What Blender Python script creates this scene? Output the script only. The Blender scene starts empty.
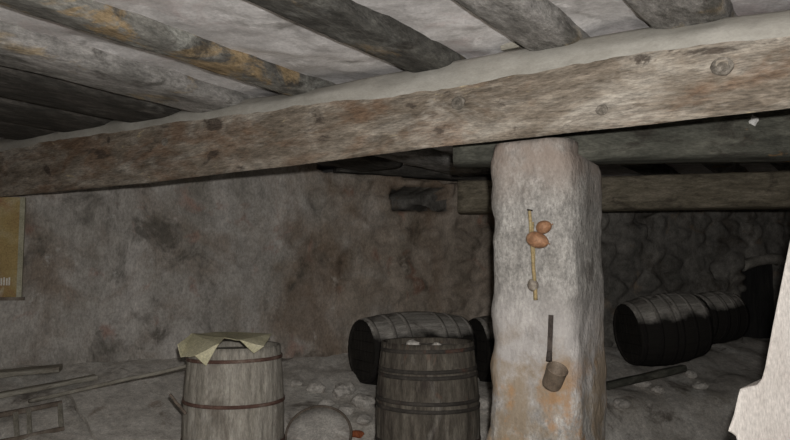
import bpy, bmesh, math, random
from mathutils import Vector, Matrix, noise
random.seed(7)
C = bpy.context.scene.collection
F = 721.0; PITCH = math.atan(56/721); CP, SP = math.cos(PITCH), math.sin(PITCH)
EYE = Vector((0, 0, 1.3))

# ---------------------------------------------------------------- measuring helpers
def ray(px, py):
    u = (px-395)/F; v = (220-py)/F
    return Vector((u, CP - v*SP, SP + v*CP))
def at(px, py, Y):
    r = ray(px, py); return EYE + r*(Y/r.y)
def hit(px, py, z):
    r = ray(px, py); return EYE + r*((z-1.3)/r.z)
def plane_hit(px, py, p0, n):
    r = ray(px, py); return EYE + r*((p0-EYE).dot(n)/r.dot(n))

B0 = hit(790, 108, 1.81); B1 = hit(0, 197, 1.81)
RX = (B0-B1).normalized()                    # along the main beam, to the right
JN = Vector((-RX.y, RX.x, 0))                # along the joists, away from the lens
W0 = Vector((-2.75, 5.0, 0)); WD = Vector((3.65, 1.2, 0)).normalized()
WN = Vector((WD.y, -WD.x, 0))                # out of the back wall, into the cellar
def wall_hit(px, py, off): return plane_hit(px, py, W0 + WN*off, WN)
def nz(p, s=1.0, seed=0.0): return noise.noise(Vector(p)*s + Vector((seed*7.13, seed*3.7, seed*1.9)))
def fbm(p, s, seed=0.0, o=4):
    v = 0; a = 1
    for i in range(o):
        v += a*nz(p, s, seed+i); a *= .5; s *= 2.05
    return v
def smooth(a, b, x):
    t = min(1, max(0, (x-a)/(b-a))); return t*t*(3-2*t)

# ---------------------------------------------------------------- materials
def mottle(name, cols, scale=4, stretch=(1,1,1), patches=(), rough=.92, bump=.35, bscale=22, contrast=.5, detail=8, fine=.5, metallic=0, grain=.3, spec=.15):
    m = bpy.data.materials.new(name); m.use_nodes = True
    nt = m.node_tree; N = nt.nodes; L = nt.links
    bs = N['Principled BSDF']; bs.inputs['Roughness'].default_value = rough; bs.inputs['Metallic'].default_value = metallic
    bs.inputs['Specular IOR Level'].default_value = spec
    tc = N.new('ShaderNodeTexCoord'); mp = N.new('ShaderNodeMapping'); mp.inputs['Scale'].default_value = stretch
    L.new(tc.outputs['Object'], mp.inputs['Vector'])
    def noi(sc, det=6, ro=.6, vec=mp, dist=0):
        n = N.new('ShaderNodeTexNoise'); n.inputs['Scale'].default_value = sc; n.inputs['Detail'].default_value = det
        n.inputs['Roughness'].default_value = ro; n.inputs['Distortion'].default_value = dist
        L.new(vec.outputs['Vector'], n.inputs['Vector']); return n
    base = noi(scale, detail, .62, dist=.4)
    rp = N.new('ShaderNodeValToRGB'); e = rp.color_ramp.elements
    k = len(cols); lo, hi = .5-contrast*.4, .5+contrast*.4
    for i, c in enumerate(cols):
        pos = lo + (hi-lo)*i/max(1, k-1)
        el = e[i] if i < 2 else e.new(pos)
        el.position = pos; el.color = (*c, 1)
    L.new(base.outputs['Fac'], rp.inputs['Fac'])
    col = rp.outputs['Color']
    for j, (pc, sc, th, so, amt) in enumerate(patches):
        of = N.new('ShaderNodeMapping'); of.inputs['Location'].default_value = (3.1*j+1.7, 2.3*j, 5.9*j)
        of.inputs['Scale'].default_value = tuple(1+(s-1)*.45 for s in stretch)
        L.new(tc.outputs['Object'], of.inputs['Vector'])
        n = noi(sc, 7, .65, of, .6)
        mr = N.new('ShaderNodeMapRange'); mr.inputs[1].default_value = th-so; mr.inputs[2].default_value = th+so; mr.inputs[4].default_value = amt
        L.new(n.outputs['Fac'], mr.inputs[0])
        mx = N.new('ShaderNodeMix'); mx.data_type = 'RGBA'
        L.new(mr.outputs[0], mx.inputs['Factor']); L.new(col, mx.inputs['A']); mx.inputs['B'].default_value = (*pc, 1)
        col = mx.outputs['Result']
    fn = noi(bscale, 6, .7)
    mr = N.new('ShaderNodeMapRange'); mr.inputs[1].default_value = .3; mr.inputs[2].default_value = .7
    mr.inputs[3].default_value = 1-fine*.5; mr.inputs[4].default_value = 1+fine*.5
    L.new(fn.outputs['Fac'], mr.inputs[0])
    mu = N.new('ShaderNodeMix'); mu.data_type = 'RGBA'; mu.blend_type = 'MULTIPLY'; mu.inputs['Factor'].default_value = 1
    cb = N.new('ShaderNodeCombineColor')
    for q in range(3): L.new(mr.outputs[0], cb.inputs[q])
    L.new(col, mu.inputs['A']); L.new(cb.outputs[0], mu.inputs['B'])
    col = mu.outputs['Result']
    L.new(col, bs.inputs['Base Color'])
    gn = noi(bscale*4.2, 4, .75)
    g2 = N.new('ShaderNodeMapRange'); g2.inputs[1].default_value = .3; g2.inputs[2].default_value = .7
    g2.inputs[3].default_value = 1-grain; g2.inputs[4].default_value = 1+grain
    L.new(gn.outputs['Fac'], g2.inputs[0])
    cb2 = N.new('ShaderNodeCombineColor')
    for q in range(3): L.new(g2.outputs[0], cb2.inputs[q])
    mu2 = N.new('ShaderNodeMix'); mu2.data_type = 'RGBA'; mu2.blend_type = 'MULTIPLY'; mu2.inputs['Factor'].default_value = 1
    L.new(col, mu2.inputs['A']); L.new(cb2.outputs[0], mu2.inputs['B']); L.new(mu2.outputs['Result'], bs.inputs['Base Color'])
    bp = N.new('ShaderNodeBump'); bp.inputs['Strength'].default_value = bump; bp.inputs['Distance'].default_value = .02
    L.new(fn.outputs['Fac'], bp.inputs['Height']); L.new(bp.outputs['Normal'], bs.inputs['Normal'])
    return m
M = {}
M['wall'] = mottle('wall_plaster', [(.25,.23,.20),(.38,.355,.325),(.50,.47,.44)], 2.2, (1.3,1.3,.7),
    [((.20,.15,.11),1.3,.55,.07,.7), ((.11,.10,.085),2.6,.60,.05,.8), ((.33,.19,.15),3.4,.64,.05,.6), ((.52,.50,.47),5,.66,.04,.7)], bscale=14, fine=.4)
M['wall_white'] = mottle('whitewash_wall', [(.40,.365,.335),(.47,.435,.405),(.54,.51,.475)], 2.5, (2.2,1,.6), [((.43,.37,.345),3,.58,.08,.6)], bump=.12, fine=.12)
M['ceil'] = mottle('ceiling_plaster', [(.38,.365,.36),(.60,.58,.575),(.77,.75,.745)], 3.2, (1,1,1),
    [((.85,.83,.83),4.5,.63,.03,.8), ((.20,.19,.175),2.6,.62,.06,.7), ((.48,.37,.36),3,.62,.08,.5)], bscale=18, fine=.3, grain=.15, bump=.25)
M['floor'] = mottle('earth_floor', [(.32,.295,.255),(.47,.44,.40),(.59,.56,.52)], 3, (1,1,1),
    [((.64,.62,.58),3.4,.58,.07,.8), ((.10,.08,.065),4.2,.62,.05,.7)], bscale=25, fine=.6)
M['pillar'] = None
M['beam'] = mottle('old_beam_wood', [(.11,.088,.066),(.21,.175,.138),(.32,.28,.23)], 3.0, (.7,3.5,3.5),
    [((.40,.365,.315),2.6,.57,.07,.75), ((.17,.10,.06),2.4,.56,.06,.65), ((.07,.055,.045),5,.63,.03,.8), ((.46,.38,.24),6,.68,.03,.7)], bscale=11, bump=.7, fine=.8, grain=.45)
M['dust'] = mottle('beam_dusty_edge', [(.29,.275,.24),(.365,.348,.31),(.44,.42,.38)], 4, (1,2,2), [((.28,.24,.2),6,.66,.05,.6)], bscale=20, bump=.15, fine=.15, grain=.1)
M['joist'] = mottle('joist_bark_wood', [(.045,.043,.038),(.085,.082,.074),(.15,.146,.13)], 3, (1,2.5,2.5),
    [((.28,.20,.11),2.3,.63,.04,.8), ((.22,.22,.205),2.8,.62,.06,.6), ((.04,.035,.03),4,.62,.05,.8)], bscale=14, bump=.9, fine=.9)
M['patchy'] = mottle('bark_wood_with_bare_patches', [(.08,.075,.07),(.15,.145,.13),(.27,.26,.235)], 3, (1,2.5,2.5),
    [((.31,.225,.125),2.6,.52,.03,.85), ((.34,.34,.31),3.2,.58,.05,.7), ((.05,.045,.04),4,.60,.04,.8)], bscale=14, bump=.9, fine=.9)
M['grey_joist'] = mottle('dusty_grey_log_wood', [(.13,.125,.115),(.26,.25,.235),(.42,.40,.385)], 3, (1,2.5,2.5),
    [((.36,.27,.15),2.6,.62,.04,.7), ((.08,.075,.065),4,.60,.05,.7)], bscale=14, bump=.8, fine=.8)
M['rock_and_shade'] = mottle('bare_rock_wall_and_shade', [(.10,.095,.085),(.17,.16,.145),(.25,.235,.21)], 2.6, (1.2,1.2,.8),
    [((.07,.06,.05),2.4,.57,.06,.8), ((.24,.17,.11),3.2,.63,.05,.6)], bscale=14, fine=.6)
M['dark_joist'] = mottle('dark_joist_wood', [(.035,.033,.03),(.06,.056,.05),(.11,.10,.09)], 3, (1,3.5,3.5), [((.24,.23,.21),3,.64,.05,.5)], bscale=14, bump=.8, fine=.8)  # darkest joist wood, for the far left joists and the gap piece
M['dark_beam'] = mottle('sooty_beam_wood', [(.05,.05,.042),(.08,.08,.066),(.13,.127,.105)], 3, (1,3,3), [((.30,.17,.07),4,.67,.03,.8), ((.035,.03,.025),5,.60,.06,.8)], bscale=12, bump=.6, fine=.7)
M['back_beam'] = mottle('brown_beam_wood', [(.13,.11,.08),(.20,.175,.13),(.30,.26,.2)], 3, (1,4,4), [((.06,.05,.04),4,.6,.06,.8)], bscale=12, bump=.6, fine=.7)
M['stave'] = mottle('aged_stave_wood', [(.065,.056,.046),(.112,.098,.08),(.18,.162,.134)], 5, (2.5,2.5,.5), [((.30,.28,.25),3,.62,.06,.7), ((.05,.04,.035),4,.60,.06,.8), ((.2,.1,.07),6,.66,.04,.5)], bscale=20, bump=.5, fine=.7)
M['stave_pale'] = mottle('grey_stave_wood', [(.24,.22,.185),(.33,.305,.265),(.43,.405,.36)], 5, (2.5,2.5,.5), [((.14,.12,.10),4,.60,.06,.7), ((.42,.40,.37),3,.64,.05,.6)], bscale=20, bump=.5, fine=.6)
M['stave_lying'] = mottle('dusty_stave_wood_shaded', [(.24,.225,.20),(.34,.32,.29),(.44,.415,.38)], 5, (2.5,2.5,.5), [((.07,.06,.05),4,.60,.06,.8)], bscale=20, bump=.5, fine=.6)
M['head'] = mottle('dark_head_wood', [(.018,.016,.015),(.028,.025,.022),(.045,.04,.035)], 5, (1,6,1), bscale=20, fine=.6)
M['head_dusty'] = mottle('dusty_head_wood', [(.20,.18,.155),(.27,.25,.22),(.36,.34,.31)], 5, (1,5,1), bscale=20, fine=.5)
M['iron'] = mottle('dull_iron_hoop', [(.03,.026,.022),(.05,.044,.038),(.085,.072,.06)], 8, (1,1,1), [((.13,.055,.035),5,.60,.06,.7)], rough=.8, bscale=40, fine=.5, spec=.3)
M['rust'] = mottle('rusty_hoop', [(.08,.045,.036),(.13,.075,.06),(.22,.175,.145)], 8, rough=.85, bscale=40, fine=.5)
M['cloth'] = mottle('yellowed_card', [(.48,.45,.30),(.60,.56,.39),(.66,.63,.47)], 5, bump=.08, fine=.15)
M['plank'] = mottle('grey_plank', [(.22,.205,.165),(.30,.28,.235),(.38,.36,.31)], 4, (1,5,5), [((.12,.09,.07),4,.62,.05,.8)], bscale=12, fine=.6)
M['stick'] = mottle('dark_stick', [(.10,.08,.065),(.16,.13,.105),(.22,.19,.16)], 6, bscale=25)
M['stone'] = mottle('pale_stone', [(.38,.355,.325),(.50,.47,.43),(.60,.57,.53)], 6, (1,1,1), [((.22,.17,.13),4,.6,.06,.7)], bscale=25, fine=.5)
M['brick'] = mottle('red_brick', [(.22,.06,.03),(.34,.11,.05),(.42,.17,.09)], 8, bscale=30)
M['dark_brick'] = mottle('dark_red_brick', [(.06,.02,.018),(.10,.035,.03),(.14,.05,.04)], 12, bscale=30)
M['gourd'] = mottle('dried_gourd_skin', [(.17,.085,.045),(.25,.13,.07),(.32,.20,.12)], 22, bump=.1, rough=.65, fine=.3, spec=.3)
M['reed'] = mottle('dry_reed', [(.20,.17,.08),(.28,.21,.11),(.32,.28,.16)], 30, (1,1,.3), bscale=50)
M['fur'] = mottle('dried_leaf_wrap', [(.12,.10,.08),(.20,.17,.14),(.28,.25,.21)], 40, bscale=80)
M['tin'] = mottle('tarnished_metal', [(.10,.075,.055),(.15,.115,.085),(.22,.18,.14)], 15, rough=.6, bscale=60, metallic=.15, spec=.3, bump=.1)
M['black_iron'] = mottle('black_iron', [(.03,.025,.022),(.05,.04,.035),(.08,.065,.055)], 15, rough=.7, bscale=60)
M['board'] = mottle('yellow_board', [(.27,.17,.08),(.36,.27,.12),(.44,.38,.25)], 3.2, (1,1,1), [((.30,.15,.09),3,.58,.06,.7), ((.50,.46,.36),4,.62,.05,.7)], bump=.1, fine=.25)
M['board_frame'] = mottle('pale_board_frame', [(.30,.29,.2),(.38,.36,.27),(.44,.42,.33)], 6, bump=.1, fine=.3)
M['chalk'] = mottle('pale_marks', [(.6,.57,.5),(.66,.63,.56),(.7,.67,.6)], 8, bump=0, fine=.1)
M['rag'] = mottle('pale_rag', [(.45,.44,.42),(.58,.57,.55),(.66,.65,.63)], 20, fine=.2)
M['door'] = mottle('black_door_wood', [(.018,.017,.017),(.026,.025,.025),(.04,.038,.036)], 3, (6,6,1), bscale=15)

M['knot'] = mottle('weathered_knot_wood', [(.08,.07,.06),(.17,.15,.125),(.29,.26,.225)], 26, bscale=60, fine=.8)
M['stone_dull'] = mottle('dull_arch_stone', [(.14,.13,.11),(.22,.205,.18),(.30,.28,.25)], 6, bscale=25)
def dust_and_shade(m, under):  # pale dust above; the near-black lower half is shade put into the colour
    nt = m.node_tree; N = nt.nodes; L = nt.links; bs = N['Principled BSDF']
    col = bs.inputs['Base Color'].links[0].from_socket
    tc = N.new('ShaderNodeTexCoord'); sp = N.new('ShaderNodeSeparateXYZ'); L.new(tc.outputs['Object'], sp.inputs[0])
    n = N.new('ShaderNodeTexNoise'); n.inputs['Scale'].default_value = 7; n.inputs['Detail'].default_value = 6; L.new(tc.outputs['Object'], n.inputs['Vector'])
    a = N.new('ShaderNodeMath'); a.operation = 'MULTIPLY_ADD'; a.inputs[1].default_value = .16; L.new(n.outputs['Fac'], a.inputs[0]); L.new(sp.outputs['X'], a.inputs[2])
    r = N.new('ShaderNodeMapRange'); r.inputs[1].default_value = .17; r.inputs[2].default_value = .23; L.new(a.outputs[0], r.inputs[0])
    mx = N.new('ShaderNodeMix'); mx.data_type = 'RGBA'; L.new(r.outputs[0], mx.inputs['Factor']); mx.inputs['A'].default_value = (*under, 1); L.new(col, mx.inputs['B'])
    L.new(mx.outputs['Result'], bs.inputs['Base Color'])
def brown_wall(m):
    nt = m.node_tree; N = nt.nodes; L = nt.links; bs = N['Principled BSDF']
    col = bs.inputs['Base Color'].links[0].from_socket
    tc = N.new('ShaderNodeTexCoord'); sp = N.new('ShaderNodeSeparateXYZ'); L.new(tc.outputs['Object'], sp.inputs[0])
    n = N.new('ShaderNodeTexNoise'); n.inputs['Scale'].default_value = 3.2; n.inputs['Detail'].default_value = 7; n.inputs['Roughness'].default_value = .65
    L.new(tc.outputs['Object'], n.inputs['Vector'])
    a = N.new('ShaderNodeMath'); a.operation = 'MULTIPLY_ADD'; a.inputs[1].default_value = 3.2; L.new(n.outputs['Fac'], a.inputs[0]); L.new(sp.outputs['X'], a.inputs[2])
    r = N.new('ShaderNodeMapRange'); r.inputs[1].default_value = .55; r.inputs[2].default_value = 1.5; r.inputs[4].default_value = .8; L.new(a.outputs[0], r.inputs[0])
    mx = N.new('ShaderNodeMix'); mx.data_type = 'RGBA'; mx.blend_type = 'MULTIPLY'; L.new(r.outputs[0], mx.inputs['Factor']); L.new(col, mx.inputs['A']); mx.inputs['B'].default_value = (.72,.63,.54,1)
    L.new(mx.outputs['Result'], bs.inputs['Base Color'])
brown_wall(M['wall'])
dust_and_shade(M['stave_lying'], (.022,.02,.018))
M['iron_lying'] = mottle('dusty_iron_hoop_shaded', [(.20,.185,.165),(.29,.27,.245),(.38,.36,.33)], 8, rough=.9, bscale=30)
dust_and_shade(M['iron_lying'], (.018,.016,.015))
def pillar_mat():
    m = mottle('pillar_plaster', [(.19,.18,.165),(.30,.285,.265),(.40,.385,.36)], 5, (1.4,1.4,.9),
        [((.16,.15,.135),2.6,.55,.05,.7), ((.50,.47,.45),6,.63,.03,.6), ((.14,.128,.115),3.6,.62,.04,.75)], bscale=18, fine=.7, bump=.7, grain=.4)
    nt = m.node_tree; N = nt.nodes; L = nt.links; bs = N['Principled BSDF']
    col = bs.inputs['Base Color'].links[0].from_socket
    tc = N.new('ShaderNodeTexCoord'); sp = N.new('ShaderNodeSeparateXYZ'); L.new(tc.outputs['Object'], sp.inputs[0])
    def band(z0, z1, z2, z3, sc, th, so, c, amt, loc, prev):
        n = N.new('ShaderNodeTexNoise'); n.inputs['Scale'].default_value = sc; n.inputs['Detail'].default_value = 7; n.inputs['Roughness'].default_value = .65
        mp = N.new('ShaderNodeMapping'); mp.inputs['Location'].default_value = loc
        L.new(tc.outputs['Object'], mp.inputs[0]); L.new(mp.outputs[0], n.inputs['Vector'])
        a = N.new('ShaderNodeMapRange'); a.inputs[1].default_value = z0; a.inputs[2].default_value = z1; L.new(sp.outputs['Z'], a.inputs[0])
        b = N.new('ShaderNodeMapRange'); b.inputs[1].default_value = z3; b.inputs[2].default_value = z2; L.new(sp.outputs['Z'], b.inputs[0])
        w = N.new('ShaderNodeMath'); w.operation = 'MULTIPLY'; L.new(a.outputs[0], w.inputs[0]); L.new(b.outputs[0], w.inputs[1])
        t = N.new('ShaderNodeMapRange'); t.inputs[1].default_value = th-so; t.inputs[2].default_value = th+so; t.inputs[4].default_value = amt; L.new(n.outputs['Fac'], t.inputs[0])
        w2 = N.new('ShaderNodeMath'); w2.operation = 'MULTIPLY'; L.new(w.outputs[0], w2.inputs[0]); L.new(t.outputs[0], w2.inputs[1])
        mx = N.new('ShaderNodeMix'); mx.data_type = 'RGBA'; L.new(w2.outputs[0], mx.inputs['Factor']); L.new(prev, mx.inputs['A']); mx.inputs['B'].default_value = (*c, 1)
        return mx.outputs['Result']
    col = band(.75, .95, 1.12, 1.30, 3, .34, .12, (.48,.45,.435), .6, (1,2,3), col)      # limewash band
    col = band(-1, -.5, .98, 1.18, 5, .50, .06, (.25,.195,.135), .85, (4,1,2), col)        # bare tan mortar below
    col = band(-1, -.5, .88, 1.05, 6, .56, .05, (.34,.20,.10), .8, (9,3,2), col)        # orange stone
    col = band(1.55, 1.72, 2.2, 2.5, 4, .42, .10, (.27,.215,.18), .8, (2,7,1), col)      # brown top under the beam
    L.new(col, bs.inputs['Base Color'])
    return m
M['pillar'] = pillar_mat()

# ---------------------------------------------------------------- object helpers
def link(name, verts, faces, mat, parent=None, mw=None, smooth_=True, mats=None, midx=None):
    me = bpy.data.meshes.new(name); me.from_pydata([tuple(v) for v in verts], [], faces); me.update()
    for q in (mats or [mat]): me.materials.append(q)
    if midx: me.polygons.foreach_set('material_index', midx)
    bm = bmesh.new(); bm.from_mesh(me); bmesh.ops.recalc_face_normals(bm, faces=bm.faces); bm.to_mesh(me); bm.free()
    me.polygons.foreach_set('use_smooth', [smooth_]*len(me.polygons))
    o = bpy.data.objects.new(name, me); C.objects.link(o)
    if parent: o.parent = parent
    if mw is not None: o.matrix_local = mw
    return o
def tag(o, label, cat, group=None):
    o['label'] = label; o['category'] = cat
    if group: o['group'] = group
    return o
def empty(name, label, cat, mw, group=None):
    o = bpy.data.objects.new(name, None); o.empty_display_size = .05; C.objects.link(o); o.matrix_world = mw
    return tag(o, label, cat, group)
def struct(o): o['kind'] = 'structure'; return o
def frame(o, x, y, z):
    return Matrix(((x.x,y.x,z.x,o.x),(x.y,y.y,z.y,o.y),(x.z,y.z,z.z,o.z),(0,0,0,1)))
UP = Vector((0,0,1))
def frame_x(p, q, up=UP):
    x = (q-p).normalized(); y = up.cross(x).normalized(); return frame(p, x, y, x.cross(y))
def frame_z(o, axis, hint=UP):
    z = axis.normalized(); x = (hint - z*hint.dot(z))
    if x.length < 1e-4: x = Vector((1,0,0))
    x.normalize(); return frame(o, x, z.cross(x), z)
def tube_rings(rings, caps=True, closed=True):
    V = []; Fc = []; n = len(rings[0])
    for r in rings: V += r
    for i in range(len(rings)-1):
        for j in range(n if closed else n-1):
            k = (j+1) % n
            Fc.append((i*n+j, i*n+k, (i+1)*n+k, (i+1)*n+j))
    if caps: Fc.append(tuple(range(n))[::-1]); Fc.append(tuple((len(rings)-1)*n+j for j in range(n)))
    return V, Fc
def lathe(prof, n=48):
    return tube_rings([[Vector((r*math.cos(2*math.pi*j/n), r*math.sin(2*math.pi*j/n), z)) for j in range(n)] for r, z in prof], caps=True)
def rod(p, q, r0, r1, name, mat, parent=None, seed=0, wob=.0, n=10, segs=14, mwinv=None):
    """round tapering stick from p to q in its own frame"""
    mw = frame_x(p, q); Lg = (q-p).length; rings = []
    for i in range(segs+1):
        t = i/segs; r = r0+(r1-r0)*t
        cy = wob*nz((t*3, seed, 0), 1, seed); cz = wob*nz((t*3, seed, 5), 1, seed)
        rings.append([Vector((t*Lg, cy + r*(1+.12*nz((t*8, j, seed)))*math.cos(2*math.pi*j/n), cz + r*(1+.12*nz((t*8, j, seed)))*math.sin(2*math.pi*j/n))) for j in range(n)])
    V, Fc = tube_rings(rings)
    if mwinv is not None: mw = mwinv @ mw
    return link(name, V, Fc, mat, parent, mw)
def box_bar(p, q, w, h, name, mat, parent=None, mwinv=None, up=UP, seed=0, rough=.004):
    """sawn board from p to q (p,q on its centre line), worn edges"""
    mw = frame_x(p, q, up); Lg = (q-p).length; rings = []; segs = max(6, int(Lg/.06)); b = min(w, h)*.18
    pr = [(-w/2+b,-h/2),(0,-h/2),(w/2-b,-h/2),(w/2,-h/2+b),(w/2,h/2-b),(w/2-b,h/2),(0,h/2),(-w/2+b,h/2),(-w/2,h/2-b),(-w/2,-h/2+b)]
    for i in range(segs+1):
        x = Lg*i/segs
        rings.append([Vector((x + (rough*2*nz((j,seed,3)) if i in (0,segs) else 0), y+rough*nz((x*6,y*30,z*30),1,seed), z+rough*nz((x*6,y*30,z*30),1,seed+4))) for j,(y,z) in enumerate(pr)])
    V, Fc = tube_rings(rings)
    if mwinv is not None: mw = mwinv @ mw
    return link(name, V, Fc, mat, parent, mw, smooth_=False)

# ---------------------------------------------------------------- setting: back wall
GOUGES = []
ZT = (wall_hit(360,171,0), wall_hit(490,183,0)); HOLE = (wall_hit(395,187,0), wall_hit(447,209,0)); DOORR = (wall_hit(746,262,0), wall_hit(781,374,0))
def wt(p): return (p-W0).dot(WD)
def in_box(t, z, lo, hi, e, jit):
    a = min(t - wt(lo), wt(hi) - t); b = min(lo.z - z, z - hi.z)
    return smooth(-e, e, min(a, b) + jit)
def wall_off(t, z):
    p = (t, 0, z)
    d = .05*fbm(p, .9, 1, 3) + .018*fbm(p, 4, 2, 4)
    rough_ = smooth(2.2, 3.6, t)
    v = noise.voronoi(Vector((t*4.0, 3.3, z*6.0)))[0]
    d += (.25+.75*rough_)*.05*(smooth(.05, .35, v[1]-v[0])-.5)*(1 if rough_ else 1)
    h = in_box(t, z, *HOLE, .03, .02*fbm(p, 9, 5, 3))
    d -= .5*h*smooth(-.2,.6,fbm(p,5,8,2)+.6)
    for (px, py, r, dp) in GOUGES:
        g = ((t-px)**2 + ((z-py)*.8)**2)**.5
        d -= dp*(1-smooth(r*.4, r, g + .5*r*nz((t*9, 0, z*9))))
    zl = ZT[0].z + (ZT[1].z-ZT[0].z)*(t-wt(ZT[0]))/(wt(ZT[1])-wt(ZT[0])) + .03*nz((t*4,0,1))
    d -= .6*smooth(-.015,.02,z-zl)*smooth(wt(ZT[0])-.35,wt(ZT[0])-.25,t)*(1-smooth(wt(ZT[1])+.2,wt(ZT[1])+.3,t))
    d -= .75*in_box(t, z, *DOORR, .02, .012*fbm(p, 8, 6, 3))
    return d
HT = (wt(HOLE[0])+wt(HOLE[1]))/2; HZ = (HOLE[0].z+HOLE[1].z)/2
for px, py, r, dp in [(318,200,.10,.06),(250,250,.12,.05),(255,215,.08,.04),(345,265,.10,.05),(215,205,.12,.04),(385,235,.1,.05),(300,240,.1,.04),(465,230,.12,.06),(655,230,.12,.15),(640,215,.1,.12),(720,270,.1,.1),(30,210,.05,.03),(150,230,.05,.03),(480,270,.1,.06)]:
    q = wall_hit(px, py, 0); GOUGES.append((wt(q), q.z, r, dp))
def grid(name, nu, nv, fn, mat):
    V = [fn(i/nu, j/nv) for j in range(nv+1) for i in range(nu+1)]
    Fc = [(j*(nu+1)+i, j*(nu+1)+i+1, (j+1)*(nu+1)+i+1, (j+1)*(nu+1)+i) for j in range(nv) for i in range(nu)]
    return link(name, V, Fc, mat)
T0, T1 = -1.0, 9.3
def wf(u, v):
    t = T0+(T1-T0)*u; z = -.05+2.40*v
    return W0 + WD*t + WN*wall_off(t, z) + UP*z
wb = struct(grid('wall_back', 372, 96, wf, M['wall']))
wb.data.materials.append(M['rock_and_shade'])
for pl in wb.data.polygons:
    c_ = pl.center; t_ = (c_-W0).dot(WD)
    if t_ + .35*nz((t_*1.5, 0, c_.z*1.5)) > 4.15 or (abs(t_-HT) < .36 and abs(c_.z-HZ) < .14 and (c_-W0).dot(WN) < -.14): pl.material_index = 1  # darker rock: dimness far right and shade in the hole put into the colour
CL = W0 + WD*-.75; CR = W0 + WD*8.6
def side(name, a, b, mat, seed, nrm):
    def fn(u, v):
        p = a.lerp(b, u); z = -.05+2.4*v
        return p + nrm*(.06*fbm((p.x,p.y,z), .9, seed, 4)) + UP*z
    return struct(grid(name, 110, 45, fn, mat))
side('wall_left', Vector((CL.x-.05, -1.0, 0)), CL+WD*-.05-WN*.3, M['wall'], 3, Vector((1,0,0)))
side('wall_right', Vector((CR.x+.05, -1.0, 0)), CR+WD*.05-WN*.3, M['wall'], 4, Vector((-1,0,0)))

# floor with the earth bank that runs along the back wall
def ground(x, y):
    p = Vector((x, y, 0)); d = (p-W0).dot(WN); t = (p-W0).dot(WD)
    b = .68-.34*d
    k = 1-smooth(.92, 1.30, d + .06*fbm((x,y,0), 2.5, 9, 3))
    z = max(0, b)*k if d > -.4 else .7
    z += (.012+.022*k)*fbm((x,y,0), 3.2, 2, 4)
    return z
def gf(u, v):
    x = -3.9+9.6*u; y = -1.0+9.4*v
    return Vector((x, y, ground(x, y)))
struct(grid('floor', 200, 200, gf, M['floor']))
def cf(u, v):
    x = -3.9+9.6*u; y = -1.0+9.4*v
    return Vector((x, y, 2.212+.016*fbm((x,y,1), 2.2, 3, 3)+.010*fbm((x,y,1), 9, 4, 3)))
struct(grid('ceiling', 240, 240, cf, M['ceil']))

# dark plank door set back inside the recess
dp = W0 + WD*((wt(DOORR[0])+wt(DOORR[1]))/2) - WN*.07
mwd = frame(Vector((dp.x, dp.y, .3)), WD, -WN, UP)
V = []; Fc = []
for k in range(4):
    x0 = -.24+.12*k+.003; x1 = x0+.114
    for (x, y, z) in [(x0,0,0),(x1,0,0),(x1,.03,0),(x0,.03,0),(x0,0,1.2),(x1,0,1.2),(x1,.03,1.2),(x0,.03,1.2)]: V.append(Vector((x,y,z)))
    b = 8*k; Fc += [(b,b+1,b+5,b+4),(b+1,b+2,b+6,b+5),(b+2,b+3,b+7,b+6),(b+3,b,b+4,b+7),(b,b+3,b+2,b+1),(b+4,b+5,b+6,b+7)]
struct(link('door_1', V, Fc, M['door'], None, mwd, False))

# rough stone arch over the doorway
rings = []
pa = wall_hit(743, 266, .0); pb = wall_hit(790, 262, .0)
for i in range(17):
    t = i/16; c_ = pa.lerp(pb, t) + UP*.05*math.sin(math.pi*t)
    rings.append([c_ + WN*(.05*math.cos(a*math.pi/5)*(1+.3*nz((t*6,a,0)))) + UP*(.055*math.sin(a*math.pi/5)*(1+.35*nz((t*6,a,4)))) for a in range(10)])
V, Fc = tube_rings(rings); struct(link('trim_1', V, Fc, M['stone_dull']))
# ---------------------------------------------------------------- whitewashed masonry at the right edge
prof = [(826,60),(814,120),(801,180),(790,236),(781,280),(772,325),(764,368),(761,379),(756,385),(747,387),(739,389),(737,396),(733,414),(728,428),(727,432),(731,434),(735,437),(737,445),(737,470),(733,560),(726,700),(718,840)]
Y0 = 1.95
pts = [at(px, py, Y0) for px, py in prof]
pts = [p for p in pts]
fv = [Vector((p.x, 0, p.z)) for p in pts]
fv[-1].z = min(fv[-1].z, 0.0)
outline = [Vector((1.75, 0, fv[0].z+.45)), Vector((fv[0].x+.07, 0, fv[0].z+.45))] + fv + [Vector((1.75, 0, fv[-1].z))]
bm = bmesh.new()
vs = [bm.verts.new(v) for v in outline]; f = bm.faces.new(vs)
r = bmesh.ops.extrude_face_region(bm, geom=[f])
for e in r['geom']:
    if isinstance(e, bmesh.types.BMVert): e.co += Vector((.34, .42, 0))
bmesh.ops.recalc_face_normals(bm, faces=bm.faces)
front = [e for e in bm.edges if all(abs(v.co.y) < 1e-6 for v in e.verts) and all(v.co.x < 1.7 for v in e.verts)]
bmesh.ops.bevel(bm, geom=front, offset=.012, segments=3, affect='EDGES', profile=.5)
me = bpy.data.meshes.new('whitewashed_buttress'); bm.to_mesh(me); bm.free(); me.materials.append(M['wall_white'])
o = bpy.data.objects.new('whitewashed_buttress', me); C.objects.link(o); o.location = (0, Y0, 0)
tag(o, 'whitewashed sloping masonry buttress with a notched edge, bright at the right border', 'buttress')

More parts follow.
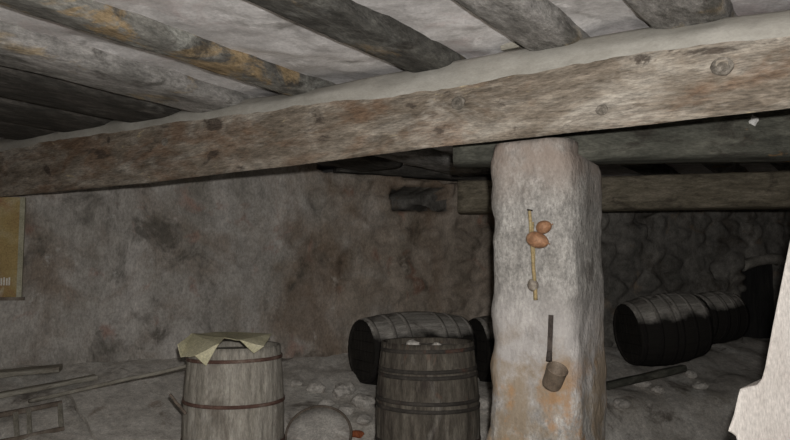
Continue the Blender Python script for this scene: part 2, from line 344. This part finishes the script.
# ---------------------------------------------------------------- main beam
samp = [(-900,20),(0,138),(120,116),(270,94),(390,73),(500,52),(640,28),(790,8),(1100,-40)]
def beam_u(px):            # position along the beam for a picture column
    p = plane_hit(px, 150, B0, JN); return (p-B0).dot(RX), p
pairs = []
for px, py in samp[1:-1]:
    u, _ = beam_u(px); p = plane_hit(px, py, B0 + JN*.06, JN); pairs.append((u, p.z-1.81))
pairs.sort()
def beam_h(u):
    if u <= pairs[0][0]: return pairs[0][1]
    if u >= pairs[-1][0]: return pairs[-1][1]
    for (a, ha), (b, hb) in zip(pairs, pairs[1:]):
        if a <= u <= b: return ha+(hb-ha)*(u-a)/(b-a)
def wane(u):               # width of the pale rounded upper edge
    return .070+.022*nz((u*1.7,0,0),1,2)+.014*nz((u*6,0,0),1,4)+.006*nz((u*22,0,0),1,6) + .02*smooth(-2.4,-.8,u)*smooth(.1,-.5,u)
DEPTH = .2
rings = []; mi = []
U0, U1 = -4.66, 1.2; NS = 300
for i in range(NS+1):
    u = U0+(U1-U0)*i/NS; H = beam_h(u); w = wane(u); ring = []
    nf = 9
    for k in range(nf): ring.append((0, (H-w)*k/nf))
    for k in range(6):
        a = k/5; ring.append((.075*a**1.25, H-w + w*(a**.8)))
    ring += [(.12,H),(DEPTH-.015,H-.005),(DEPTH,H-.02),(DEPTH,H*.5),(DEPTH,.075),(DEPTH-.015,.062),(.1,.035),(.02,.004)]
    R = []
    for (y, z) in ring:
        q = (u*1.1, y*7, z*7); q2 = (u*4, y*22, z*22)
        R.append(Vector((u, y+.012*nz(q,1,1)+.005*nz(q2,1,2), z+.008*nz(q,1,3)+.003*nz(q2,1,5) - (.010*smooth(-4.3,-3.2,u)*(1-smooth(-2.6,-1.2,u)) if z < .02 else 0))))
    rings.append(R)
V, Fc = tube_rings(rings); n = len(rings[0])
midx = [1 if 8 <= (k % n) <= 14 else 0 for k in range(NS*n)] + [0,0]
mb = link('main_beam', V, Fc, None, None, frame(B0, RX, JN, UP), True, [M['beam'], M['dust']], midx)
tag(mb, 'long heavy squared timber beam with a pale dusty upper edge, across the whole picture', 'beam')
def knot(px, py, r):
    p = plane_hit(px, py, B0, JN); u = (p-B0).dot(RX); z = p.z-1.81
    rings = []
    for a, h in [(1.25,-.008),(1.15,.0),(.95,.004),(.78,.0),(.6,-.002),(.3,.002),(.06,.003)]:
        rings.append([Vector((u+r*1.15*a*math.cos(t*math.pi/10)*(1+.15*nz((t,a,u))), -h-.004, z+r*a*math.sin(t*math.pi/10)*(1+.15*nz((t,a,z))))) for t in range(20)])
    V, Fc = tube_rings(rings)
    link('knot', V, Fc, M['knot'], mb)
for a in [(458,103,.022),(722,66,.026),(602,110,.016),(165,142,.018)]: knot(*a)

# ---------------------------------------------------------------- ceiling joists (round logs)
def log(name, b_edge, n0, n1, zb, w, h, seed, mat, label, group, rough=1.0):
    """log along JN whose left lower edge lies at distance b_edge leftwards along the beam"""
    o = B0 + RX*(-(b_edge)+w/2) + JN*n0; o.z = zb
    Lg = n1-n0; segs = int(Lg/.035); rings = []; n = 22
    for i in range(segs+1):
        s = Lg*i/segs; ring = []
        cx = .012*nz((s*.9,seed,0)); cz = .006*nz((s*.9,seed,9))
        for j in range(n):
            a = 2*math.pi*j/n; ca, sa = math.cos(a), math.sin(a)
            e = .42
            x = w/2*math.copysign(abs(ca)**e, ca); z = h/2*math.copysign(abs(sa)**e, sa)
            k = 1 + rough*(.10*nz((s*2.2, ca*1.2, sa*1.2),1,seed) + .07*nz((s*8, ca*3, sa*3),1,seed+3))
            if sa < -.3: k = 1+(k-1)*.5
            ring.append(Vector((s, -(cx + x*k), h/2 + cz + z*k)))
        rings.append(ring)
    V, Fc = tube_rings(rings)
    return tag(link(name, V, Fc, mat, None, frame(o, JN, -RX, UP)), label, 'joist', group)
G = 'ceiling joists'
def wall_n(b):             # where a joist meets the back wall
    p = B0 - RX*b; t = ((W0-p).dot(WN))/JN.dot(WN); return t-.03
spec = [
 (4.40,-.8,2.16,.50,.15,'dark_joist','dark ceiling joist just above the left end of the short board'),
 (3.85,-1.0,2.15,.46,.15,'dark_joist','dark ceiling joist in the darkest corner above the far left beam end'),
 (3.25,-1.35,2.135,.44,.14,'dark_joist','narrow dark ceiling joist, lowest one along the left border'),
 (2.70,-1.8,2.13,.32,.14,'grey_joist','wide grey ceiling joist entering at the left border above the dark joists'),
 (2.075,-2.0,2.14,.14,.14,'patchy','bark-edged ceiling joist with orange patches running from the top left corner'),
 (1.408,-2.2,2.142,.21,.14,'joist','straight dark ceiling joist meeting the main beam left of its middle'),
 (.875,-2.4,2.145,.20,.14,'grey_joist','grey ceiling joist meeting the main beam straight above the pillar'),
 (.42,-2.5,2.14,.25,.14,'grey_joist','rightmost ceiling joist in view, above the right part of the main beam'),
 (-.15,-2.6,2.14,.18,.16,'joist','ceiling joist behind the main beam near the right border'),
 (-.70,-2.6,2.14,.18,.16,'joist','ceiling joist over the dark far right corner of the cellar'),
 (-1.25,-2.6,2.14,.18,.16,'joist','ceiling joist farthest to the right, over the dark corner'),
]
for i, (b, n0, zb, w, h, mk, lb) in enumerate(spec):
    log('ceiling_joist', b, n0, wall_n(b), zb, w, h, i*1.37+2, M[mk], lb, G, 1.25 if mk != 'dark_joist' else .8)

# blocking board on top of the main beam at the left
p = B0 + RX*(-4.55) + JN*.15; q = B0 + RX*(-3.52) + JN*.15; p.z = 2.245; q.z = 2.20
tag(box_bar(p, q, .04, .075, 'wooden_board', M['dark_beam'], seed=3), 'short dark board set on edge on the left end of the main beam', 'board')
# small timber block between the joist above the pillar and the beam
p = plane_hit(504, 44, B0+JN*.14, JN); q = p + RX*.075
tag(box_bar(p, q, .07, .06, 'timber_block', M['plank'], seed=5), 'small tan timber block wedged on the beam above the pillar', 'block')

# ---------------------------------------------------------------- rear beams
def rect_beam(name, p, q, w, h, mat, seed, label):
    """p,q: lower front edge, left to right"""
    mw = frame_x(p, q); Lg = (q-p).length; segs = int(Lg/.05); rings = []
    b = .018
    pr = []
    for (y0,z0),(y1,z1) in [((b,0),(w-b,0)),((w,b),(w,h-b)),((w-b,h),(b,h)),((0,h-b),(0,b))]:
        for k in range(5): pr.append((y0+(y1-y0)*k/4, z0+(z1-z0)*k/4))
    for i in range(segs+1):
        x = Lg*i/segs
        rings.append([Vector((x, y+.012*nz((x*1.2,y*6,z*6),1,seed)+.004*nz((x*6,y*25,z*25),1,seed), z+.010*nz((x*1.2,y*6,z*6),1,seed+5)+.004*nz((x*6,y*25,z*25),1,seed+7))) for y, z in pr])
    V, Fc = tube_rings(rings)
    return tag(link(name, V, Fc, mat, None, mw), label, 'beam')
p = hit(490, 162, 1.79); q = hit(790, 155, 1.79); d = (q-p); d.z = 0; d.normalize()
b2 = rect_beam('cross_beam', p - d*.16, q + d*1.9, .2, .34, M['dark_beam'], 3, 'dark sooty cross beam just behind the main beam, resting on the pillar')
p2 = p.copy(); d2 = d.copy()
p = hit(490, 212, 1.81); q = hit(790, 206, 1.81); d = (q-p); d.z = 0; d.normalize()
b3p = p.copy(); b3d = d.copy()
tt = ((W0-p).dot(WN))/d.dot(WN)
rect_beam('rear_beam', p - d*.26, q + d*2.0, .2, .265, M['back_beam'], 8, 'brown rear beam farther back, running from the wall niche to the right')
p = wall_hit(335, 166, -.10); q = wall_hit(497, 177, -.10)
tag(box_bar(p, q, .12, .10, 'added_gap_timber', M['dark_joist'], seed=15), 'dark timber added to darken the gap along the top of the back wall', 'timber')  # dark piece added so the gap above the wall comes out dark
# pale rag caught on the cross beam
rp_ = plane_hit(753, 121, p2, Vector((d2.y,-d2.x,0))) + Vector((d2.y,-d2.x,0))*.012
bm = bmesh.new(); bmesh.ops.create_icosphere(bm, subdivisions=3, radius=1)
for v in bm.verts:
    k = 1+.55*nz(v.co, 2.2, 3)
    v.co = Vector((v.co.x*.017*k + .004*math.sin(v.co.z*4), v.co.y*.008, v.co.z*.020*k))
me = bpy.data.meshes.new('rag'); bm.to_mesh(me); bm.free(); me.materials.append(M['rag'])
o = bpy.data.objects.new('rag', me); C.objects.link(o); o.location = rp_
tag(o, 'tiny pale scrap of rag caught on the dark cross beam at upper right', 'rag')

# ---------------------------------------------------------------- pillar
NF = .03
PO = B0 + JN*NF
def pil_u(px, py): return (plane_hit(px, py, PO, JN)-PO).dot(RX)
uL = pil_u(487, 260); uR = pil_u(571, 260)
rings = []
zs = [-.02+.022*i for i in range(84)]
zs = [z for z in zs if z < 1.806] + [1.806]
for z in zs:
    up_ = smooth(1.735, 1.765, z)
    dpt = .43*(1-up_)+.20*up_
    a = uL - .055*(1-smooth(.62,.86,z)) + .010*nz((z*3,0,1)) + .018*nz((z*9,0,7)) ; c = uR + .005*nz((z*3,2,1)) - .012*up_
    R = []; rr = .07
    # perimeter, counter-clockwise from front left
    per = []
    def seg(x0,y0,x1,y1,k):
        for i in range(k): per.append((x0+(x1-x0)*i/k, y0+(y1-y0)*i/k))
    def arc(cx,cy,a0,k=5):
        for i in range(k): t = a0+math.pi/2*i/k; per.append((cx+rr*math.cos(t), cy+rr*math.sin(t)))
    seg(a+rr,0,c-rr,0,16); arc(c-rr,rr,-math.pi/2); seg(c,rr,c,dpt-rr,12); arc(c-rr,dpt-rr,0)
    seg(c-rr,dpt,a+rr,dpt,10); arc(a+rr,dpt-rr,math.pi/2); seg(a,dpt-rr,a,rr,10); arc(a+rr,rr,math.pi)
    cx, cy = (a+c)/2, dpt/2
    for (x, y) in per:
        w = .016*fbm((x*4,y*4,z*4),1,4,4)*(1.25-.6*smooth(.9,1.2,z)) + .004*nz((x*22,y*22,z*22))
        dv = Vector((x-cx, y-cy)); 
        nx = 1 if abs(dv.x)*dpt > abs(dv.y)*(c-a) else 0
        sx = math.copysign(1, dv.x); sy = math.copysign(1, dv.y)
        R.append(Vector((x + (w*sx if nx else 0), y + (0 if nx else w*sy), z)))
    rings.append(R)
V, Fc = tube_rings(rings)
pil = link('stone_pillar', V, Fc, M['pillar'], None, frame(Vector((PO.x,PO.y,0)), RX, JN, UP))
tag(pil, 'square plastered stone pillar holding up the main beam, with bare stone near its foot', 'pillar')
def pil_pt(px, py, out=0.0): return plane_hit(px, py, PO - JN*out, JN)
# bare red brick at the pillar's right edge
sp_ = B0 + JN*.30; s0 = PO + RX*uR
bp_ = plane_hit(601, 411, s0, RX); lp = pil.matrix_local.inverted() @ bp_
bm = bmesh.new(); bmesh.ops.create_cube(bm, size=1); bmesh.ops.subdivide_edges(bm, edges=bm.edges[:], cuts=4, use_grid_fill=True)
for v in bm.verts:
    v.co = Vector((v.co.x*.05, v.co.y*.10, v.co.z*.065)) + Vector((nz(v.co,4),nz(v.co,4,3),nz(v.co,4,6)))*.008
me = bpy.data.meshes.new('brick'); bm.to_mesh(me); bm.free(); me.materials.append(M['dark_brick'])
o = bpy.data.objects.new('brick', me); C.objects.link(o); o.parent = pil; o.location = lp; o['label'] = 'dark red brick'

# ---------------------------------------------------------------- gourds hanging on the pillar
top = pil_pt(529, 211, .035); bot = pil_pt(536, 300, .03)
root = empty('gourd_bunch', 'two brown dried gourds tied to a thin reed, hanging on the pillar', 'gourds', Matrix.Translation(top)); inv = root.matrix_world.inverted()
rod(top, bot, .006, .007, 'reed', M['reed'], root, 2, .006, mwinv=inv)
rod(pil_pt(533, 222, .03), pil_pt(535, 300, .028), .005, .004, 'reed', M['reed'], root, 4, .006, mwinv=inv)
def gourd(px, py, rx, rz, out, tilt, seed):
    c = pil_pt(px, py, out); V = []; pr = []
    for i in range(15):
        t = math.pi*i/14; pr.append((max(.0006, rz*math.sin(t)*(1+.10*math.cos(t))), -rx*math.cos(t)))
    pr.append((.003, rx+.006)); V, Fc = lathe(pr, 20)
    ax = (RX*math.cos(tilt) + UP*math.sin(tilt))
    return link('gourd', V, Fc, M['gourd'], root, inv @ frame_z(c, ax))
gourd(537.5, 240, .043, .029, .045, math.radians(-18), 1)
gourd(544, 227, .029, .024, .035, math.radians(15), 2)
p = pil_pt(532, 279, .03); q = pil_pt(534, 291, .03)
mw = inv @ frame_x(p, q); rings = []
for i in range(9):
    t = i/8; r = .008+.012*math.sin(math.pi*t)**.7
    rings.append([Vector((t*(q-p).length, r*(1+.25*nz((t*5,j,1)))*math.cos(j*math.pi/6), r*(1+.25*nz((t*5,j,1)))*math.sin(j*math.pi/6))) for j in range(12)])
V, Fc = tube_rings(rings); link('leaf_wrap', V, Fc, M['fur'], root, mw)
# nail
rod(top + JN*.05 + UP*.004, top - JN*.012 + UP*.004, .003, .003, 'nail', M['black_iron'], root, 1, 0, mwinv=inv)

# ---------------------------------------------------------------- ladle
a = pil_pt(551, 315, .02); b = pil_pt(549.5, 352, .022); c = pil_pt(549, 361, .035)
root = empty('ladle', 'dark metal ladle hanging by its long flat handle on the lower pillar', 'ladle', Matrix.Translation(a)); inv = root.matrix_world.inverted()
hd = box_bar(a, b, .006, .018, 'handle', M['black_iron'], root, inv, up=RX, rough=.0008)
rod(b, c, .010, .011, 'neck', M['black_iron'], root, 3, 0, mwinv=inv)
# hook over a nail
rod(a + JN*.05, a - JN*.008, .004, .004, 'hook', M['black_iron'], hd, 3, 0, mwinv=hd.matrix_local.inverted() @ inv)
ax = (UP*.80 + RX*.42 - JN*.30).normalized()
cc = pil_pt(551, 386, .048)
pr = [(.004,0),(.026,0),(.032,.004),(.0345,.012),(.037,.074),(.039,.077),(.0375,.079),(.035,.076),(.032,.014),(.026,.006),(.004,.006)]
V, Fc = lathe(pr, 28); link('bowl', V, Fc, M['tin'], root, inv @ frame_z(cc, ax))

# ---------------------------------------------------------------- barrels
def barrel(name, label, group, mw, rh, rb, H, hoops, m_stave, m_hoop, m_head, hoop_w=.04, hoop_t=.004, staves=22, both=True, rim_dark=False, hr=None):
    root = empty(name, label, 'barrel', mw, group)
    def rad(z): t = 2*z/H-1; return rh+(rb-rh)*(1-abs(t)**2.0)
    n = staves*6; rings = []
    zz = [H*i/26 for i in range(27)]
    for z in zz:
        R = []
        for j in range(n):
            k = j % 6; g = -.0045 if k == 0 else 0
            s = j//6; a = 2*math.pi*j/n
            r = rad(z) + g + .003*nz((s*1.7, z*2, 0),1,len(label)*.1) + .002*nz((math.cos(a)*9,math.sin(a)*9,z*9))
            R.append(Vector((r*math.cos(a), r*math.sin(a), z)))
        rings.append(R)
    t = .022; dpt = hr or .035
    def inner(z, dr): return [Vector(((rad(z)-dr)*math.cos(2*math.pi*j/n), (rad(z)-dr)*math.sin(2*math.pi*j/n), z)) for j in range(n)]
    rings = [inner(dpt+.012, t), inner(dpt, t), inner(.004, t-.006)] + rings + [inner(H-.004, t-.006), inner(H-dpt, t), inner(H-dpt-.012, t)]
    V, Fc = tube_rings(rings, caps=False)
    st = link('staves', V, Fc, None, root, Matrix.Identity(4), True, [m_stave, m_head], ([1]*(3*n)+[0]*(len(Fc)-6*n)+[1]*(3*n)) if rim_dark else None)
    for z in ((H-dpt-.006, dpt+.006) if both else (H-dpt-.006,)):
        r = rad(z)-t+.004; V = []; Fc = []; np_ = 6
        # head boards with narrow joints
        for k in range(np_):
            x0 = -r+2*r*k/np_+.0015; x1 = -r+2*r*(k+1)/np_-.0015; m = 6; up = []; 
            for i in range(m+1):
                x = x0+(x1-x0)*i/m; up.append((x, math.sqrt(max(0, r*r-x*x))))
            lo = [(x,-y) for x, y in reversed(up)]
            b = len(V); ring = up+lo
            for (x, y) in ring: V.append(Vector((x,y,z-.008)))
            for (x, y) in ring: V.append(Vector((x,y,z+.008)))
            q = len(ring); Fc.append(tuple(range(b+q, b+2*q))); Fc.append(tuple(range(b, b+q))[::-1])
            for i in range(q): Fc.append((b+i, b+(i+1)%q, b+q+(i+1)%q, b+q+i))
        link('head', V, Fc, m_head, root, Matrix.Identity(4), False)
    for z in hoops:
        pr = []
        w = hoop_w/2
        prof = [(rad(z-w)-.003, z-w),(rad(z-w)+hoop_t, z-w),(rad(z)+hoop_t+.0015, z),(rad(z+w)+hoop_t, z+w),(rad(z+w)-.003, z+w)]
        m = 64; V = []; Fc = []
        for (r, zz_) in prof:
            for j in range(m):
                a = 2*math.pi*j/m; dz = .004*math.sin(a+z*9)
                V.append(Vector((r*math.cos(a), r*math.sin(a), zz_+dz)))
        P = len(prof)
        for i in range(P):
            for j in range(m):
                Fc.append((i*m+j, i*m+(j+1)%m, ((i+1)%P)*m+(j+1)%m, ((i+1)%P)*m+j))
        link('hoop', V, Fc, m_hoop, root, Matrix.Identity(4))
    return root
gz = ground(.183, 4.0)
H1 = .945-gz+.004
barrel('barrel', 'dark upright wooden barrel with iron hoops standing beside the pillar', None, Matrix.Translation((.179,4.0,gz-.004)) @ Matrix.Rotation(.4,4,'Z'),
       0.249, .283, H1, [H1-.035, H1-.135, H1-.165, H1-.295, H1-.335, H1-.515, H1-.56, .15, .04], M['stave'], M['iron'], M['head_dusty'], .02, .003)
BX, BY = -.878, 4.0
gz2 = ground(BX, BY); H2 = .925-gz2+.004
barrel('barrel', 'pale grey upright wooden barrel with rusty hoops under a yellowed sheet', None, Matrix.Translation((BX,BY,gz2-.004)) @ Matrix.Rotation(.1,4,'Z'),
       .246, .272, H2, [H2-.065, H2-.29, H2-.505, .12], M['stave_pale'], M['rust'], M['head_dusty'], .018, .005)
GL = 'barrels lying in a row on the earth bank'
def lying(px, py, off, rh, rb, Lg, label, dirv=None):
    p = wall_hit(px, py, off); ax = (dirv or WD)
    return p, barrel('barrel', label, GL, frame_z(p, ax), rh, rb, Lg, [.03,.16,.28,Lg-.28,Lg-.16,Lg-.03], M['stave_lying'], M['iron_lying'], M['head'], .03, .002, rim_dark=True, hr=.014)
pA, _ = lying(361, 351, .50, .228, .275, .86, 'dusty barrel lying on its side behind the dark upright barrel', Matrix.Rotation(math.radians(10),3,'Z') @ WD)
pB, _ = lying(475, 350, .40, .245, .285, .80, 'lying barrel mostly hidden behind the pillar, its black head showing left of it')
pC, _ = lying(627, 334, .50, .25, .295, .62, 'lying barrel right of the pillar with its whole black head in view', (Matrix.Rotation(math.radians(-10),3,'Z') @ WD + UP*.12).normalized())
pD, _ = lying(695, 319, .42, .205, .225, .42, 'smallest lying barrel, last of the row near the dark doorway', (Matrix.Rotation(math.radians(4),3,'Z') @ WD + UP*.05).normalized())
# wooden rail under the lying barrels, right of the pillar
p = wall_hit(606, 386, .88); q = wall_hit(684, 368, .80)
tag(box_bar(p, q, .06, .055, 'wooden_rail', M['dark_beam'], seed=9), 'dark wooden rail on the bank in front of the barrel right of the pillar', 'rail')

# ---------------------------------------------------------------- yellowed sheet over the left barrel
S = {'a':(178,345,3.78),'b':(181,357,3.75),'c':(195,356,3.69),'d':(206,366,3.68),'e':(219,345,3.70),'f':(224,338,3.83),'g':(240,341,3.725),'h':(254,354,3.70),'i':(264,347,3.735),'j':(272,334,4.0),'k':(224,332.5,4.2),'l':(192,334,3.98)}
K = list(S); V = [at(*S[k]) for k in K]; ix = {k:i for i,k in enumerate(K)}
Fc = [tuple(ix[c] for c in t) for t in ('lab','lbc','lce','cde','lef','lfk','kfg','kgj','gij','ghi')]
bm = bmesh.new(); vs = [bm.verts.new(v) for v in V]
for t in Fc: bm.faces.new([vs[i] for i in t])
bmesh.ops.subdivide_edges(bm, edges=bm.edges[:], cuts=3, use_grid_fill=True)
for v in bm.verts: v.co += Vector((0,-.002,.004))*(1+nz(v.co, 14)) + Vector((0,0,.006))*nz(v.co, 9, 3)
bmesh.ops.recalc_face_normals(bm, faces=bm.faces)
ret = bmesh.ops.solidify(bm, geom=bm.faces[:], thickness=.004)
me = bpy.data.meshes.new('paper_sheet'); bm.to_mesh(me); bm.free(); me.materials.append(M['cloth'])
o = bpy.data.objects.new('paper_sheet', me); C.objects.link(o)
tag(o, 'yellowed stiff paper sheet folded over the top of the left upright barrel', 'sheet')

# ---------------------------------------------------------------- things on the bank at the left
def on_ground(p, h): p = p.copy(); p.z = ground(p.x, p.y)+h; return p
def gpt(px, py, lift=0.0):
    """walk along the sight line until it meets the ground"""
    r = ray(px, py); s = 2.5
    while s < 9:
        p = EYE + r*s
        if p.z <= ground(p.x, p.y)+lift: return p
        s += .01
    return EYE + r*5
p = wall_hit(-25, 376, .17); q = wall_hit(61, 368, .17)
tag(box_bar(p, q, .20, .035, 'wooden_plank', M['plank'], seed=11), 'grey plank lying along the back wall at the left border', 'plank')
p = gpt(-15, 398, .02); q = gpt(96, 377, .02)
tag(box_bar(p, q, .09, .03, 'wooden_plank', M['plank'], seed=12), 'weathered narrow plank lying in front of the wall plank, at lower left', 'plank')
p = gpt(30, 401, .02); q = at(192, 365, 4.05)
q = at(192, 365, 4.3)
tag(rod(p, q, .014, .011, 'wooden_pole', M['plank'], seed=5, wob=.012, segs=30), 'long thin pole leaning from the bank up to the left upright barrel', 'pole')
# frame with rungs
A = gpt(-20, 419, .025); Bq = gpt(62, 403, .025); Cq = gpt(-20, 446, .025); Dq = gpt(64, 428, .025)
root = empty('wooden_grating', 'old wooden grating with short rungs lying in the lower left corner', 'grating', Matrix.Translation(A)); inv = root.matrix_world.inverted()
box_bar(A, Bq, .035, .03, 'rail', M['stick'], root, inv, seed=21); box_bar(Cq, Dq, .03, .025, 'rail', M['stick'], root, inv, seed=22)
for t in (.42, .58, .97): box_bar(A.lerp(Bq, t), Cq.lerp(Dq, t), .028, .022, 'rung', M['plank'], root, inv, seed=23+t)
# pale slab
cs = [gpt(70,399,.02), gpt(186,378,.02), gpt(196,446,.02), gpt(96,446,.02)]
nu = 14; V = []; 
for j in range(nu+1):
    for i in range(nu+1):
        u, v = i/nu, j/nu
        p = cs[0].lerp(cs[1], u).lerp(cs[3].lerp(cs[2], u), v); p = p + UP*(.012+.006*nz(p, 7)); 
        if j in (0,nu) or i in (0,nu): p += Vector((nz(p,6,2),nz(p,6,3),0))*.02
        V.append(p)
Fc = [(j*(nu+1)+i, j*(nu+1)+i+1, (j+1)*(nu+1)+i+1, (j+1)*(nu+1)+i) for j in range(nu) for i in range(nu)]
bm = bmesh.new(); vs = [bm.verts.new(v) for v in V]
for t in Fc: bm.faces.new([vs[i] for i in t])
bmesh.ops.recalc_face_normals(bm, faces=bm.faces); bmesh.ops.solidify(bm, geom=bm.faces[:], thickness=.03)
me = bpy.data.meshes.new('plaster_slab'); bm.to_mesh(me); bm.free(); me.materials.append(M['stone'])
o = bpy.data.objects.new('plaster_slab', me); C.objects.link(o)
tag(o, 'broad pale slab lying on the sloping bank, left of the left upright barrel', 'slab')
# dark stick against the barrel
p = at(170, 394, 3.80); q = at(186, 414, 3.79)
tag(rod(p, q, .007, .009, 'stick', M['stick'], seed=8, wob=.006), 'short dark stick leaning against the left side of the pale barrel', 'stick')

# round pale lid with a dark rim, between the upright barrels
c = gpt(319, 440, .0) + Vector((0,-.03,.035)); ax = Vector((-.02,-.72,.69)).normalized()
mwl = frame_z(c, ax); root = empty('round_lid', 'pale round lid with dark rim leaning on the bank right of the left barrel', 'lid', mwl)
R_ = .205
pr = [(.004,-.03),(R_*.96,-.03),(R_*.99,-.01),(R_*.97,.012),(R_*.6,.022),(R_*.25,.026),(.004,.027)]
V, Fc = lathe(pr, 48); link('disc', [v*(1+.02*nz(v,6)) for v in V], Fc, M['stone'], root, Matrix.Identity(4))
rings = []
for j in range(65):
    a = 2*math.pi*j/64; ring = []
    for k in range(8):
        b = 2*math.pi*k/8; r = R_*1.0+.010*math.cos(b); ring.append(Vector((r*math.cos(a), r*math.sin(a), .006+.016*math.sin(b))))
    rings.append(ring)
V, Fc = tube_rings(rings, caps=False); link('rim', V, Fc, M['stick'], root, Matrix.Identity(4))

# rubble stones
def stone(px, py, r, seed, label, mat='stone', cat='stone', name='rubble_stone', group='rubble stones on the bank'):
    p = gpt(px, py, r*.35)
    bm = bmesh.new(); bmesh.ops.create_icosphere(bm, subdivisions=3, radius=r)
    for v in bm.verts:
        k = 1+.28*nz(v.co, 1.3/r, seed)+.12*nz(v.co, 3/r, seed)
        v.co = Vector((v.co.x*k*1.25, v.co.y*k, v.co.z*k*.72))
    me = bpy.data.meshes.new(name); bm.to_mesh(me); bm.free(); me.materials.append(M[mat])
    o = bpy.data.objects.new(name, me); C.objects.link(o); o.location = p; o.rotation_euler = (0,0,seed)
    return tag(o, label, cat, group)
lb = 'pale stone in the rubble heap between the two upright barrels'
for i, (px, py, r) in enumerate([(344,390,.075),(363,402,.075),(327,404,.045),(364,420,.05),(316,388,.055),(297,383,.045),(346,410,.05)]):
    stone(px, py, r, i*1.3+1, lb)
stone(484, 404, .09, 31, 'pale stone squeezed between the dark upright barrel and the pillar')
for i, (px, py, r) in enumerate([(640,383,.06),(658,390,.05),(700,386,.05),(690,374,.05),(622,404,.06)]):
    stone(px, py, r, i*1.9+40, 'grey stone on the bank below the barrels right of the pillar')
stone(357, 434, .035, 60, 'orange-red brick fragment beside the round lid', 'brick', 'brick', 'brick_fragment', None)
def crumb(px, py, r, lb):
    p = at(px, py, 3.95); bm = bmesh.new(); bmesh.ops.create_icosphere(bm, subdivisions=2, radius=r)
    for v in bm.verts: v.co *= 1+.4*nz(v.co, 1.2/r, px); v.co.z *= .7
    me = bpy.data.meshes.new('plaster_crumb'); bm.to_mesh(me); bm.free(); me.materials.append(M['stone'])
    o = bpy.data.objects.new('plaster_crumb', me); C.objects.link(o); p.z = H1+gz-.041+r*.45; o.location = p
    tag(o, lb, 'plaster crumb')
crumb(413, 337, .04, 'larger plaster lump lying on the dark upright barrel'); crumb(437, 338, .03, 'smaller plaster lump lying on the dark upright barrel')

# ---------------------------------------------------------------- board on the back wall at the left border
tl = wall_hit(-24, 196, .06); br = wall_hit(21, 297, .06); w = (br-tl).dot(WD); h = tl.z-br.z
root = empty('wall_board', 'yellow-brown painted board with faint marks on the wall at the left border', 'board', frame(Vector((tl.x,tl.y,br.z)), WD, -WN, UP))
def cuboid(x0,x1,y0,y1,z0,z1): 
    V = [Vector(v) for v in [(x0,y0,z0),(x1,y0,z0),(x1,y1,z0),(x0,y1,z0),(x0,y0,z1),(x1,y0,z1),(x1,y1,z1),(x0,y1,z1)]]
    return V, [(0,1,5,4),(1,2,6,5),(2,3,7,6),(3,0,4,7),(0,3,2,1),(4,5,6,7)]
V, Fc = cuboid(0,w,0,.02,0,h); link('panel', V, Fc, M['board'], root, Matrix.Identity(4), False)
V, Fc = cuboid(w-.028,w+.004,-.012,.024,-.004,h); link('frame_side', V, Fc, M['board_frame'], root, Matrix.Identity(4), False)
V, Fc = cuboid(-.01,w+.02,-.02,.024,-.022,0); link('bottom_ledge', V, Fc, M['stick'], root, Matrix.Identity(4), False)
V = []; Fc = []
for k, (px, hh) in enumerate([(1.5,.05),(4.2,.055),(6.9,.05),(9.4,.055)]):
    x = (wall_hit(px, 280, .06)-tl).dot(WD); z = wall_hit(px, 281, .06).z-br.z
    v, f = cuboid(x-.005,x+.005,-.003,0,z-.03,z-.03+hh); b = len(V); V += v; Fc += [tuple(i+b for i in t) for t in f]
link('writing', V, Fc, M['chalk'], root, Matrix.Identity(4), False)

# ---------------------------------------------------------------- light: the camera's flash, faint added world fill through the open back
l = bpy.data.lights.new('flash', 'AREA'); l.shape = 'DISK'; l.size = .035; l.energy = 70; l.color = (1, .975, .94)
fo = bpy.data.objects.new('flash', l); C.objects.link(fo); fo.location = (.035, -.01, 1.39)
fo.rotation_euler = (math.radians(90+4.4), 0, 0)
w = bpy.data.worlds.new('world'); bpy.context.scene.world = w; w.use_nodes = True
w.node_tree.nodes['Background'].inputs[0].default_value = (.9, .95, 1, 1); w.node_tree.nodes['Background'].inputs[1].default_value = .08

cam = bpy.data.cameras.new('camera'); co = bpy.data.objects.new('camera', cam); C.objects.link(co)
cam.sensor_width = 36; cam.lens = F/790*36; cam.clip_start = .02
co.location = EYE; co.rotation_euler = (math.pi/2+PITCH, 0, 0)
sc = bpy.context.scene; sc.camera = co
sc.view_settings.view_transform = 'Standard'; sc.view_settings.look = 'None'; sc.view_settings.gamma = 1; sc.view_settings.exposure = 0
